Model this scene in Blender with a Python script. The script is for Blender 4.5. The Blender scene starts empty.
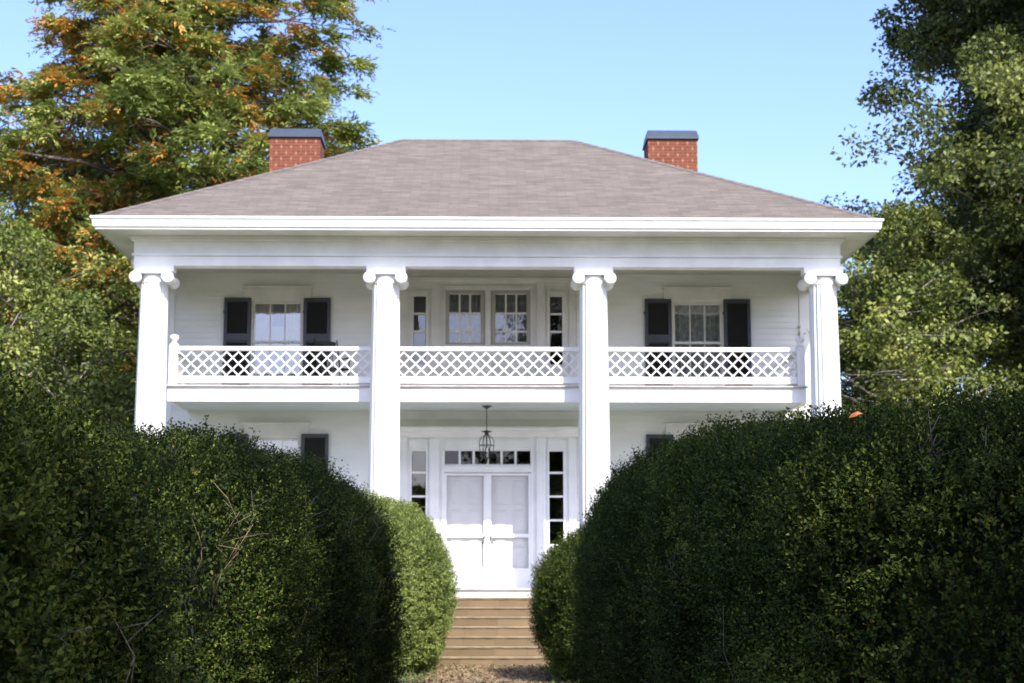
import bpy, math, random
import numpy as np
from mathutils import Vector, Matrix
rad = math.radians
sc = bpy.context.scene
C = sc.collection

# ---------------------------------------------------------------- camera, sky, sun, exposure
cd = bpy.data.cameras.new('camera'); cam = bpy.data.objects.new('camera', cd); C.objects.link(cam)
sc.camera = cam
cd.sensor_width = 36; cd.lens = 56.25; cd.clip_start = 0.1; cd.clip_end = 3000
cam.location = (0, 0, 1.6)
cam.rotation_euler = (rad(90 + 8.48), 0, rad(-1.0))
cd.dof.use_dof = True; cd.dof.focus_distance = 6.0; cd.dof.aperture_fstop = 8.0

SUN_EL, SUN_AZ = 44.3, 24.0            # azimuth: to the right of straight behind the camera
w = bpy.data.worlds.new('World'); sc.world = w; w.use_nodes = True
nt = w.node_tree; bg = nt.nodes['Background']
sky = nt.nodes.new('ShaderNodeTexSky'); sky.sky_type = 'NISHITA'; sky.sun_disc = False
sky.sun_elevation = rad(SUN_EL); sky.sun_rotation = rad(180 - SUN_AZ)
sky.air_density = 1.0; sky.dust_density = 2.6; sky.ozone_density = 4.0; sky.altitude = 200
tn = nt.nodes.new('ShaderNodeMix'); tn.data_type = 'RGBA'; tn.blend_type = 'MULTIPLY'; tn.inputs['Factor'].default_value = 1
tn.inputs['B'].default_value = (.975, .93, 1.09, 1); nt.links.new(sky.outputs[0], tn.inputs['A']); nt.links.new(tn.outputs['Result'], bg.inputs[0]); bg.inputs[1].default_value = 0.15
sd = bpy.data.lights.new('sun', 'SUN'); sun = bpy.data.objects.new('sun', sd); C.objects.link(sun)
sd.energy = 3.5; sd.angle = rad(0.53); sd.color = (1.0, 0.96, 0.88)
sv = Vector((math.sin(rad(SUN_AZ)) * math.cos(rad(SUN_EL)), -math.cos(rad(SUN_AZ)) * math.cos(rad(SUN_EL)), math.sin(rad(SUN_EL))))
sun.rotation_euler = sv.to_track_quat('Z', 'Y').to_euler(); sun.location = (20, -40, 45)
sc.view_settings.view_transform = 'Standard'; sc.view_settings.look = 'None'
sc.view_settings.exposure = 1.3; sc.view_settings.gamma = 1
sc.render.engine = 'CYCLES'
sc.render.resolution_x = 1024; sc.render.resolution_y = 683
sc.cycles.max_bounces = 8; sc.cycles.transparent_max_bounces = 12

# ---------------------------------------------------------------- materials
def mat(name, base=(.5, .5, .5), rough=.6, var=.0, scale=6., bump=0., bscale=40., spec=.5, metal=0., var2=None, detail=4, stretch=None):
    m = bpy.data.materials.new(name); m.use_nodes = True
    t = m.node_tree; n = t.nodes; l = t.links; b = n['Principled BSDF']
    b.inputs['Roughness'].default_value = rough; b.inputs['Specular IOR Level'].default_value = spec
    b.inputs['Metallic'].default_value = metal
    tc = n.new('ShaderNodeTexCoord'); vec = tc.outputs['Object']
    if stretch:
        mp = n.new('ShaderNodeMapping'); mp.inputs['Scale'].default_value = stretch; l.new(vec, mp.inputs[0]); vec = mp.outputs[0]
    c2 = var2 if var2 else tuple(max(0, c * (1 - var)) for c in base)
    no = n.new('ShaderNodeTexNoise'); no.inputs['Scale'].default_value = scale; no.inputs['Detail'].default_value = detail
    l.new(vec, no.inputs['Vector'])
    cr = n.new('ShaderNodeValToRGB'); cr.color_ramp.elements[0].position = .35; cr.color_ramp.elements[1].position = .65
    cr.color_ramp.elements[0].color = (*c2, 1); cr.color_ramp.elements[1].color = (*base, 1)
    l.new(no.outputs[0], cr.inputs[0]); l.new(cr.outputs[0], b.inputs['Base Color'])
    if bump:
        n2 = n.new('ShaderNodeTexNoise'); n2.inputs['Scale'].default_value = bscale; n2.inputs['Detail'].default_value = 5
        l.new(vec, n2.inputs['Vector'])
        bp = n.new('ShaderNodeBump'); bp.inputs['Strength'].default_value = bump; bp.inputs['Distance'].default_value = .01
        l.new(n2.outputs[0], bp.inputs['Height']); l.new(bp.outputs[0], b.inputs['Normal'])
    return m

def leaf_mat(name, stops, autumn=(.32, .13, .03), rough=.42, trans=.28, spec=.4):
    m = bpy.data.materials.new(name); m.use_nodes = True
    t = m.node_tree; n = t.nodes; l = t.links; b = n['Principled BSDF']; out = n['Material Output']
    a = n.new('ShaderNodeAttribute'); a.attribute_name = 'tint'
    cr = n.new('ShaderNodeValToRGB'); e = cr.color_ramp.elements
    e[0].position = 0; e[0].color = (*stops[0], 1); e[1].position = 1; e[1].color = (*stops[-1], 1)
    for i, s in enumerate(stops[1:-1]):
        k = e.new((i + 1) / (len(stops) - 1)); k.color = (*s, 1)
    l.new(a.outputs['Fac'], cr.inputs[0])
    a2 = n.new('ShaderNodeAttribute'); a2.attribute_name = 'autumn'
    mx = n.new('ShaderNodeMix'); mx.data_type = 'RGBA'
    l.new(a2.outputs['Fac'], mx.inputs['Factor']); l.new(cr.outputs[0], mx.inputs['A']); mx.inputs['B'].default_value = (*autumn, 1)
    l.new(mx.outputs['Result'], b.inputs['Base Color'])
    b.inputs['Roughness'].default_value = rough; b.inputs['Specular IOR Level'].default_value = spec
    tr = n.new('ShaderNodeBsdfTranslucent'); l.new(mx.outputs['Result'], tr.inputs[0])
    ms = n.new('ShaderNodeMixShader'); ms.inputs[0].default_value = trans
    l.new(b.outputs[0], ms.inputs[1]); l.new(tr.outputs[0], ms.inputs[2]); l.new(ms.outputs[0], out.inputs[0])
    return m

def glass_mat(name, refl, tintc=(.8, .85, .85), wav=.0):
    m = bpy.data.materials.new(name); m.use_nodes = True
    t = m.node_tree; n = t.nodes; l = t.links; out = n['Material Output']; n.remove(n['Principled BSDF'])
    tr = n.new('ShaderNodeBsdfTransparent'); tr.inputs[0].default_value = (*tintc, 1)
    gl = n.new('ShaderNodeBsdfGlossy'); gl.inputs['Roughness'].default_value = .015
    tc = n.new('ShaderNodeTexCoord'); no = n.new('ShaderNodeTexNoise'); no.inputs['Scale'].default_value = 2.3
    l.new(tc.outputs['Object'], no.inputs['Vector'])
    bp = n.new('ShaderNodeBump'); bp.inputs['Strength'].default_value = wav; bp.inputs['Distance'].default_value = .02
    l.new(no.outputs[0], bp.inputs['Height']); l.new(bp.outputs[0], gl.inputs['Normal'])
    ms = n.new('ShaderNodeMixShader'); ms.inputs[0].default_value = refl
    l.new(tr.outputs[0], ms.inputs[1]); l.new(gl.outputs[0], ms.inputs[2]); l.new(ms.outputs[0], out.inputs[0])
    return m

def brick_mat(name, c1, c2, mortar, bw, rh, ms=.012, use_uv=False, bump=.4, rough=.85, fleck=None, bias=0., smear=0., headers=None):
    m = bpy.data.materials.new(name); m.use_nodes = True
    t = m.node_tree; n = t.nodes; l = t.links; b = n['Principled BSDF']; b.inputs['Roughness'].default_value = rough
    b.inputs['Specular IOR Level'].default_value = .25
    tc = n.new('ShaderNodeTexCoord')
    if use_uv: vec = tc.outputs['UV']
    else:
        sp = n.new('ShaderNodeSeparateXYZ'); l.new(tc.outputs['Object'], sp.inputs[0])
        ad = n.new('ShaderNodeMath'); ad.operation = 'ADD'; l.new(sp.outputs[0], ad.inputs[0]); l.new(sp.outputs[1], ad.inputs[1])
        cb = n.new('ShaderNodeCombineXYZ'); l.new(ad.outputs[0], cb.inputs[0]); l.new(sp.outputs[2], cb.inputs[1]); vec = cb.outputs[0]
    br = n.new('ShaderNodeTexBrick'); l.new(vec, br.inputs['Vector'])
    br.inputs['Color1'].default_value = (*c1, 1); br.inputs['Color2'].default_value = (*c2, 1); br.inputs['Mortar'].default_value = (*mortar, 1)
    br.inputs['Scale'].default_value = 1; br.inputs['Brick Width'].default_value = bw; br.inputs['Row Height'].default_value = rh
    br.inputs['Mortar Size'].default_value = ms; br.inputs['Bias'].default_value = bias
    col = br.outputs['Color']
    no = n.new('ShaderNodeTexNoise'); no.inputs['Scale'].default_value = 2.2; no.inputs['Detail'].default_value = 9; no.inputs['Roughness'].default_value = .65; l.new(vec, no.inputs['Vector'])
    mx = n.new('ShaderNodeMix'); mx.data_type = 'RGBA'; mx.blend_type = 'MULTIPLY'; mx.inputs['Factor'].default_value = .35
    rp = n.new('ShaderNodeValToRGB'); rp.color_ramp.elements[0].position = .3; rp.color_ramp.elements[1].position = .7
    rp.color_ramp.elements[0].color = (.62, .6, .6, 1); rp.color_ramp.elements[1].color = (1.1, 1.1, 1.1, 1)
    l.new(no.outputs[0], rp.inputs[0]); l.new(col, mx.inputs['A']); l.new(rp.outputs[0], mx.inputs['B']); col = mx.outputs['Result']
    if smear:
        mp = n.new('ShaderNodeMapping'); mp.inputs['Scale'].default_value = (1.6, 14, 1); l.new(vec, mp.inputs[0])
        n3 = n.new('ShaderNodeTexNoise'); n3.inputs['Scale'].default_value = 1.0; n3.inputs['Detail'].default_value = 3; l.new(mp.outputs[0], n3.inputs['Vector'])
        r3 = n.new('ShaderNodeValToRGB'); r3.color_ramp.elements[0].position = .35; r3.color_ramp.elements[1].position = .65
        r3.color_ramp.elements[0].color = (.7, .68, .68, 1); r3.color_ramp.elements[1].color = (1.12, 1.12, 1.12, 1)
        l.new(n3.outputs[0], r3.inputs[0])
        m3 = n.new('ShaderNodeMix'); m3.data_type = 'RGBA'; m3.blend_type = 'MULTIPLY'; m3.inputs['Factor'].default_value = smear
        l.new(col, m3.inputs['A']); l.new(r3.outputs[0], m3.inputs['B']); col = m3.outputs['Result']
    if fleck:
        vo = n.new('ShaderNodeTexNoise'); vo.inputs['Scale'].default_value = 13; vo.inputs['Detail'].default_value = 0; l.new(vec, vo.inputs['Vector'])
        r2 = n.new('ShaderNodeValToRGB'); r2.color_ramp.elements[0].position = .66; r2.color_ramp.elements[1].position = .71
        l.new(vo.outputs[0], r2.inputs[0])
        m2 = n.new('ShaderNodeMix'); m2.data_type = 'RGBA'; m2.inputs['B'].default_value = (*fleck, 1)
        l.new(r2.outputs[0], m2.inputs['Factor']); l.new(col, m2.inputs['A']); col = m2.outputs['Result']
    if headers:                                     # every other brick in a course is a pale end-on header
        b2 = n.new('ShaderNodeTexBrick'); l.new(vec, b2.inputs['Vector']); b2.inputs['Scale'].default_value = 1
        b2.inputs['Color1'].default_value = (0, 0, 0, 1); b2.inputs['Color2'].default_value = (0, 0, 0, 1); b2.inputs['Mortar'].default_value = (1, 1, 1, 1)
        b2.inputs['Brick Width'].default_value = bw * 1.0; b2.inputs['Row Height'].default_value = rh * 2; b2.inputs['Mortar Size'].default_value = .024; b2.inputs['Mortar Smooth'].default_value = .1
        s2 = n.new('ShaderNodeSeparateXYZ'); l.new(vec, s2.inputs[0])
        fr = n.new('ShaderNodeMath'); fr.operation = 'PINGPONG'; fr.inputs[1].default_value = rh; l.new(s2.outputs[1], fr.inputs[0])
        gt = n.new('ShaderNodeMath'); gt.operation = 'GREATER_THAN'; gt.inputs[1].default_value = rh * .48; l.new(fr.outputs[0], gt.inputs[0])
        mu = n.new('ShaderNodeMath'); mu.operation = 'MULTIPLY'; l.new(b2.outputs['Color'], mu.inputs[0]); l.new(gt.outputs[0], mu.inputs[1])
        nn = n.new('ShaderNodeTexNoise'); nn.inputs['Scale'].default_value = 5; l.new(vec, nn.inputs['Vector'])
        m2_ = n.new('ShaderNodeMath'); m2_.operation = 'MULTIPLY'; l.new(mu.outputs[0], m2_.inputs[0]); l.new(nn.outputs[0], m2_.inputs[1])
        mh = n.new('ShaderNodeMix'); mh.data_type = 'RGBA'; mh.inputs['B'].default_value = (*headers, 1)
        l.new(m2_.outputs[0], mh.inputs['Factor']); l.new(col, mh.inputs['A']); col = mh.outputs['Result']
    l.new(col, b.inputs['Base Color'])
    bp = n.new('ShaderNodeBump'); bp.inputs['Strength'].default_value = bump; bp.inputs['Distance'].default_value = .01; bp.invert = True
    l.new(br.outputs['Fac'], bp.inputs['Height']); l.new(bp.outputs[0], b.inputs['Normal'])
    return m

M = {}
M['white'] = mat('white_paint', (.81, .81, .80), .5, .11, 2.2, .2, 30, detail=8)
M['siding'] = mat('siding_paint', (.74, .745, .72), .55, .09, 1.1, .12, 25, stretch=(1, 1, 4))
M['column'] = mat('column_paint', (.70, .70, .69), .5, .10, 1.3, .15, 18, stretch=(3, 3, .6))
M['trim'] = mat('aged_trim_paint', (.66, .65, .61), .6, .14, 2.2, .2, 20)
M['haint'] = mat('pale_green_ceiling_paint', (.44, .50, .485), .6, .08, 2)
M['header'] = mat('pale_grey_header', (.66, .66, .60), .6, .08, 2)  # plain greyer tone for the boards above the cornices
M['ceiling'] = mat('weathered_ceiling_paint', (.52, .52, .49), .6, .1, 2)
M['edge'] = mat('worn_floor_edge', (.55, .51, .46), .7, .35, 3, .3, 20)
M['floor'] = mat('grey_deck_paint', (.46, .46, .45), .6, .25, 3, .2, 15, stretch=(.6, 6, 1))
M['shutter'] = mat('charcoal_shutter_paint', (.040, .046, .058), .45, .25, 3)
M['louver'] = mat('black_louver_paint', (.010, .010, .011), .5, .2, 3)
M['gframe'] = mat('grey_screen_frame', (.36, .35, .31), .6, .15, 4)
M['door'] = mat('door_paint', (.60, .59, .58), .5, .06, 2)
M['dark'] = mat('unlit_room_dark', (.05, .045, .04), .9, .2, 1)
M['screen'] = mat('insect_screen', (.03, .03, .03), .9, .2, 1)
M['metal'] = mat('dark_bronze', (.035, .032, .03), .45, .2, 8, metal=.4)
M['capmetal'] = mat('slate_grey_flashing', (.045, .062, .088), .45, .2, 3, metal=.2)
M['curtain_tan'] = mat('tan_curtain', (.50, .40, .34), .9, .25, 6)
M['curtain_lace'] = mat('grey_lace_curtain', (.52, .51, .50), .9, .45, 9)  # lace, lightened to also mimic a mottled reflection on the glass
M['curtain_white'] = mat('white_curtain', (.40, .39, .38), .9, .1, 6)
M['chair'] = mat('black_painted_wood', (.015, .015, .016), .4, .2, 5)
M['glass'] = glass_mat('old_window_glass', .25, wav=.12)
M['glassblack'] = glass_mat('transom_glass', .05, (.3, .3, .3))
M['glassmid'] = glass_mat('hall_window_glass', .13, (.45, .47, .48), wav=.12)
M['glassdark'] = glass_mat('sidelight_glass', .13, (.35, .37, .38), wav=.1)
M['brick'] = brick_mat('red_brick', (.125, .036, .020), (.165, .048, .024), (.17, .08, .05), .232, .072, .010, bump=.3, headers=(.36, .18, .11))
M['stone'] = brick_mat('tan_brick_steps', (.19, .137, .078), (.145, .104, .058), (.145, .105, .062), .62, .178, .007, bump=.5)
M['tread'] = mat('sunlit_worn_tread', (.25, .19, .108), .9, .35, 5, .5, 30)  # mottled stone, coloured lighter than the risers so the tops look sunlit
M['roof'] = brick_mat('brown_grey_shingles', (.162, .140, .120), (.125, .108, .093), (.105, .09, .078), .42, .145, .006, use_uv=True, bump=.5, rough=.95, smear=.65)
M['roofcap'] = mat('shingle_cap', (.150, .127, .11), .95, .3, 5)
M['bark'] = mat('brown_bark', (.13, .10, .075), .9, .5, 5, .8, 14, stretch=(1, 1, .3))
M['palebark'] = mat('pale_bark', (.30, .26, .22), .9, .4, 4, .6, 14, stretch=(1, 1, .3))
M['twig'] = mat('grey_twig', (.20, .165, .13), .85, .4, 12)
M['tantwig'] = mat('tan_twig', (.34, .24, .14), .85, .3, 12)
M['core'] = mat('dark_core_shade', (.022, .035, .014), .9, .6, 9, 1., 12)  # dark fill, stands in for shade inside the shrubs
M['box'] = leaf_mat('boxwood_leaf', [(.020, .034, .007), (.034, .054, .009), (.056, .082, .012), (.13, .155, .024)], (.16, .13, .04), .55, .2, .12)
M['box_sunlit'] = leaf_mat('sunlit_boxwood_leaf', [(.08, .12, .03), (.15, .20, .045), (.235, .285, .07), (.33, .37, .11)], (.30, .22, .09), .5, .22, .25)  # boxwood leaf again, with sunshine put into a brighter colour
M['t_orange'] = leaf_mat('green_and_orange_foliage', [(.14, .18, .05), (.22, .28, .07), (.32, .37, .09), (.45, .46, .15)], (.62, .27, .06), .6, .25, .15)
M['t_olive'] = leaf_mat('olive_foliage', [(.06, .085, .022), (.125, .16, .036), (.21, .245, .055), (.34, .35, .10)], (.42, .13, .04), .5, .25, .25)
M['t_dark'] = leaf_mat('dark_green_foliage', [(.04, .062, .015), (.085, .112, .026), (.145, .172, .04), (.28, .30, .08)], (.25, .2, .05), .45, .25, .35)
M['grass'] = mat('lawn_grass', (.075, .10, .03), .9, 0, .5, .6, 30, var2=(.13, .115, .05))
M['dirt'] = mat('brown_earth_path', (.29, .21, .125), .95, 0, 2.4, .7, 24, var2=(.17, .125, .07), detail=8)
M['leafr'] = mat('rust_leaf', (.45, .12, .04), .6, .3, 30)

# ---------------------------------------------------------------- mesh builder
class MB:
    def __init__(s): s.v = []; s.f = []; s.smooth = []
    def add(s, vs, fs, smooth=False):
        o = len(s.v); s.v += [tuple(v) for v in vs]; s.f += [tuple(o + i for i in f) for f in fs]; s.smooth += [smooth] * len(fs); return s
    def box(s, x0, x1, y0, y1, z0, z1, M4=None, bev=0.0):
        if bev:
            b = bev
            vs = []; 
            for z, k in ((z0, b), (z0 + b, 0), (z1 - b, 0), (z1, b)):
                vs += [(x0 + k, y0 + k, z), (x1 - k, y0 + k, z), (x1 - k, y1 - k, z), (x0 + k, y1 - k, z)]
            fs = [(3, 2, 1, 0), (12, 13, 14, 15)]
            for r in range(3):
                for i in range(4):
                    j = (i + 1) % 4; fs.append((r * 4 + i, r * 4 + j, r * 4 + 4 + j, r * 4 + 4 + i))
        else:
            vs = [(x0, y0, z0), (x1, y0, z0), (x1, y1, z0), (x0, y1, z0), (x0, y0, z1), (x1, y0, z1), (x1, y1, z1), (x0, y1, z1)]
            fs = [(3, 2, 1, 0), (4, 5, 6, 7), (0, 1, 5, 4), (1, 2, 6, 5), (2, 3, 7, 6), (3, 0, 4, 7)]
        if M4: vs = [M4 @ Vector(v) for v in vs]
        return s.add(vs, fs)
    def bar(s, a, b, w, d, up=(0, 1, 0)):      # square bar from a to b, w wide, d deep along up
        a, b = Vector(a), Vector(b); t = (b - a).normalized(); u = Vector(up).normalized(); r = t.cross(u).normalized()
        vs = [p + r * sx * w / 2 + u * sy * d / 2 for p in (a, b) for sx, sy in ((-1, -1), (1, -1), (1, 1), (-1, 1))]
        return s.add(vs, [(0, 1, 2, 3), (7, 6, 5, 4), (0, 4, 5, 1), (1, 5, 6, 2), (2, 6, 7, 3), (3, 7, 4, 0)])
    def tube(s, pts, rs, n=8, cap=True):
        pts = [Vector(p) for p in pts]
        if not hasattr(rs, '__len__'): rs = [rs] * len(pts)
        vs = []; prev = None
        for i, p in enumerate(pts):
            t = (pts[min(i + 1, len(pts) - 1)] - pts[max(i - 1, 0)]).normalized()
            if prev is None:
                prev = Vector((1, 0, 0)) if abs(t.x) < .8 else Vector((0, 1, 0))
            u = (prev - t * prev.dot(t)).normalized(); prev = u; v = t.cross(u)
            vs += [p + (u * math.cos(2 * math.pi * k / n) + v * math.sin(2 * math.pi * k / n)) * rs[i] for k in range(n)]
        fs = []
        for i in range(len(pts) - 1):
            for k in range(n):
                j = (k + 1) % n; fs.append((i * n + k, i * n + j, i * n + n + j, i * n + n + k))
        if cap: fs += [tuple(range(n - 1, -1, -1)), tuple(range((len(pts) - 1) * n, len(pts) * n))]
        return s.add(vs, fs, True)
    def lathe(s, prof, c=(0, 0, 0), n=24, smooth=True):
        vs = [(c[0] + r * math.cos(2 * math.pi * k / n), c[1] + r * math.sin(2 * math.pi * k / n), c[2] + z) for r, z in prof for k in range(n)]
        fs = []
        for i in range(len(prof) - 1):
            for k in range(n):
                j = (k + 1) % n; fs.append((i * n + k, i * n + j, i * n + n + j, i * n + n + k))
        fs += [tuple(range(n - 1, -1, -1)), tuple(range((len(prof) - 1) * n, len(prof) * n))]
        return s.add(vs, fs, smooth)
    def build(s, name, m, parent=None, loc=None):
        me = bpy.data.meshes.new(name); me.from_pydata(s.v, [], s.f); me.materials.append(m)
        me.polygons.foreach_set('use_smooth', s.smooth); me.update()
        o = bpy.data.objects.new(name, me); C.objects.link(o)
        if parent: o.parent = parent
        if loc: o.location = loc
        return o
def tag(o, label=None, cat=None, group=None, kind=None):
    if label: o['label'] = label
    if cat: o['category'] = cat
    if group: o['group'] = group
    if kind: o['kind'] = kind
    return o
def empty(name, loc, rz=0):
    o = bpy.data.objects.new(name, None); C.objects.link(o); o.location = loc; o.rotation_euler = (0, 0, rz); o.empty_display_size = .3
    return o

# ---------------------------------------------------------------- ground and path
def sheet(name, x0, x1, y0, y1, z, nx, ny, m, amp=0., seed=0):
    rg = np.random.default_rng(seed); b = MB(); vs = []
    for j in range(ny + 1):
        for i in range(nx + 1):
            vs.append((x0 + (x1 - x0) * i / nx, y0 + (y1 - y0) * j / ny, z + amp * (rg.random() - .5)))
    b.add(vs, [(j * (nx + 1) + i, j * (nx + 1) + i + 1, (j + 1) * (nx + 1) + i + 1, (j + 1) * (nx + 1) + i) for j in range(ny) for i in range(nx)], True)
    return b.build(name, m)
tag(sheet('lawn', -800, 800, -700, 1500, 0, 8, 8, M['grass']), kind='structure')
pb = MB(); vs = []; rg = np.random.default_rng(3)
for j in range(61):
    y = -6 + 36.5 * j / 60
    vs += [(-.95 + .12 * math.sin(j * .9) + .06 * rg.random(), y, .006), (0.1, y, .018), (1.15 + .12 * math.sin(j * .7 + 2) + .06 * rg.random(), y, .006)]
pb.add(vs, [f for j in range(60) for f in ((j * 3, j * 3 + 1, j * 3 + 4, j * 3 + 3), (j * 3 + 1, j * 3 + 2, j * 3 + 5, j * 3 + 4))], True)
tag(pb.build('path', M['dirt']), kind='structure')

# ---------------------------------------------------------------- the house (local y=0 is the front wall, front is -y)
H = empty('house', (0.08, 35.9, 0))
tag(H, 'white two-storey columned house with a full-width balcony, grey shingled hip roof and two brick chimneys', 'house')
FL1, FL2 = 1.43, 5.66
WX = 4.77                       # window axis

def lap(b, x0, x1, z0, z1, holes, course=.135, fn=lambda x, d, z: (x, -d, z)):
    z = z0
    while z < z1 - 1e-4:
        zt = min(z + course, z1)
        cuts = [z, zt]
        for h in holes:
            for q in (h[2], h[3]):
                if z < q < zt: cuts.append(q)
        cuts.sort()
        for a, c in zip(cuts[:-1], cuts[1:]):
            mid = (a + c) / 2; xs = [(x0, x1)]
            for h in holes:
                if h[2] < mid < h[3]:
                    nx = []
                    for p, q in xs:
                        if h[1] <= p or h[0] >= q: nx.append((p, q)); continue
                        if h[0] > p: nx.append((p, h[0]))
                        if h[1] < q: nx.append((h[1], q))
                    xs = nx
            da = .016 * (1 - (a - z) / course); dc = .016 * (1 - (c - z) / course)
            for p, q in xs:
                b.add([fn(p, da, a), fn(q, da, a), fn(q, dc, c), fn(p, dc, c)], [(0, 1, 2, 3)])
                if a == z: b.add([fn(p, 0, a), fn(q, 0, a), fn(q, da, a), fn(p, da, a)], [(0, 1, 2, 3)])
        z = zt

win_holes = []
for s in (-1, 1):
    for (z0, z1) in ((1.95, 4.79), (5.98, 7.9)):
        win_holes.append((s * WX - .585, s * WX + .585, z0, z1))
portal_hole = [(-2.02, 2.02, FL1 - .3, 5.36), (-2.02, 2.02, 5.6, 8.56)]
b = MB()
lap(b, -7.3, 7.3, 1.2, 8.62, win_holes + portal_hole)
for s in (-1, 1):
    lap(b, 0, 7.2, 1.2, 8.62, [(1.5, 2.6, 2.3, 4.6), (4.6, 5.7, 2.3, 4.6), (1.5, 2.6, 6.1, 7.9), (4.6, 5.7, 6.1, 7.9)], fn=lambda x, d, z, s=s: (s * (7.3 + d), x, z))
lap(b, -7.3, 7.3, 1.2, 8.62, [], fn=lambda x, d, z: (x, 7.2 + d, z))
b.build('wall', M['siding'], H)
# rooms behind the openings, walls coloured dark to look unlit
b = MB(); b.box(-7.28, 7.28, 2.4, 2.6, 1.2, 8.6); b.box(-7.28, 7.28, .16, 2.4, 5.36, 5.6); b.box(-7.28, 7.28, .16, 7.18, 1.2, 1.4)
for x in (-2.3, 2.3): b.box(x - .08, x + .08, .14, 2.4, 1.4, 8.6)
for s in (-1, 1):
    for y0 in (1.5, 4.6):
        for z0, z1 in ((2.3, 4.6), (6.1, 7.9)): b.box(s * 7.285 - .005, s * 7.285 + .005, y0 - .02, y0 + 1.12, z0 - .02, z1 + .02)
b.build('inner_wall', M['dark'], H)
b = MB(); b.box(-7.28, 7.28, .03, 7.17, .0, 1.2); b.build('foundation', M['stone'], H)
# corner boards, base board
b = MB()
for s in (-1, 1):
    x0, x1 = sorted((s * 7.1, s * 7.325)); cbd = MB(); cbd.box(x0, x1, -.035, .2, 1.43, 8.6); cbd.build('corner_board', M['white'], H)
for x0, x1 in ((-7.1, -2.03), (2.03, 7.1)):
    for z, h_ in ((FL1, .2), (FL2, .16)):
        b = MB(); b.box(x0, x1, -.045, -.0, z, z + h_); b.build('skirting_board', M['white'], H)

def curtain(b, x0, x1, z0, z1, y, amp=.025, waves=9, gather=None):
    n = waves * 6; rows = 8; vs = []
    for r in range(rows + 1):
        v = r / rows
        for i in range(n + 1):
            u = i / n; x = x0 + (x1 - x0) * u
            if gather is not None: x = gather + (x - gather) * (1 - .45 * v ** 1.5)
            vs.append((x, y + amp * math.sin(u * waves * 6.283) * (.6 + .4 * v), z1 + (z0 - z1) * v))
    b.add(vs, [(r * (n + 1) + i, r * (n + 1) + i + 1, (r + 1) * (n + 1) + i + 1, (r + 1) * (n + 1) + i) for r in range(rows) for i in range(n)], True)

def window(cx, z0, z1, lower, kind):
    f = MB(); w = .585
    # jambs / head / sill
    f.box(cx - w, cx - w + .035, -.03, .13, z0, z1); f.box(cx + w - .035, cx + w, -.03, .13, z0, z1)
    f.box(cx - w + .035, cx + w - .035, -.03, .13, z1 - .05, z1); f.box(cx - w - .06, cx + w + .06, -.08, .13, z0 - .07, z0)
    # head board with cap moulding
    f.box(cx - .76, cx + .76, -.055, -.0, z1, z1 + .27, bev=.004); f.box(cx - .80, cx + .80, -.095, -.0, z1 + .27, z1 + .315, bev=.006)
    fr = f.build('window', M['trim'], H)
    if not lower and cx > 0: pass
    s = MB(); gx = w - .037; zm = z0 + (z1 - z0) * (.485 if not lower else .5)
    g0, g1 = z0 + .005, z1 - .055
    def sash(a, c, y):
        s.box(cx - gx, cx - gx + .034, y, y + .035, a, c); s.box(cx + gx - .034, cx + gx, y, y + .035, a, c)
        s.box(cx - gx + .034, cx + gx - .034, y, y + .035, c - .04, c); s.box(cx - gx + .034, cx + gx - .034, y, y + .035, a, a + .05)
        for k in (-1, 1):
            xx = cx + k * (gx - .045) / 3; s.box(xx - .012, xx + .012, y + .003, y + .032, a + .05, c - .04)
        if lower: zz = (a + c) / 2; s.box(cx - gx + .034, cx + gx - .034, y + .005, y + .03, zz - .012, zz + .012)
    sash(zm, g1, .01); sash(g0, zm + .05, .052)
    s.build('sash', M['trim'], fr)
    g = MB()
    g.add([(cx - gx + .03, .028, zm + .03), (cx + gx - .03, .028, zm + .03), (cx + gx - .03, .028, g1 - .02), (cx - gx + .03, .028, g1 - .02)], [(0, 1, 2, 3)])
    g.add([(cx - gx + .03, .07, g0 + .03), (cx + gx - .03, .07, g0 + .03), (cx + gx - .03, .07, zm + .02), (cx - gx + .03, .07, zm + .02)], [(0, 1, 2, 3)])
    g.build('pane', M['glass'], fr)
    c = MB()
    if kind == 'tied':
        curtain(c, cx - .56, cx - .12, z0, z1, .22, gather=cx - .56, waves=5); curtain(c, cx + .12, cx + .56, z0, z1, .22, gather=cx + .56, waves=5)
        c.build('curtain', M['curtain_tan'], fr)
        c = MB(); curtain(c, cx - .57, cx + .57, z0, zm + .42, .26, amp=.004); c.build('curtain', M['curtain_white'], fr)
    else:
        curtain(c, cx - .57, cx + .57, z0, z1, .22, amp=.02, waves=11); c.build('curtain', M['curtain_lace'] if not lower else M['curtain_white'], fr)
    return fr
def shutter(cx, z0, z1, split):
    f = MB(); w = .305; t = .075; y0, y1 = -.085, -.04
    f.box(cx - w, cx - w + t, y0, y1, z0, z1, bev=.003); f.box(cx + w - t, cx + w, y0, y1, z0, z1, bev=.003)
    zs = [(z0, z0 + .11), (z1 - .09, z1)] + ([(split - .13, split + .03)] if split else [])
    for a, c in zs: f.box(cx - w + t, cx + w - t, y0 + .004, y1 - .002, a, c)
    f.box(cx - w - .02, cx - w + .01, y1 - .02, -.0, z1 - .35, z1 - .29)   # hinge
    f.box(cx - w + .01, cx + w - .01, y1, y1 + .004, z0 + .02, z1 - .02)
    o = f.build('shutter', M['shutter'], H)
    l = MB(); z = z0 + .13
    while z < z1 - .11:
        if not (split and split - .16 < z < split + .03):
            l.bar((cx - w + t + .002, (y0 + y1) / 2, z), (cx + w - t - .002, (y0 + y1) / 2, z), .045, .008, up=(0, -.5, .87))
        z += .038
    l.build('louver_panel', M['louver'], o)
    return o
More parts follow.
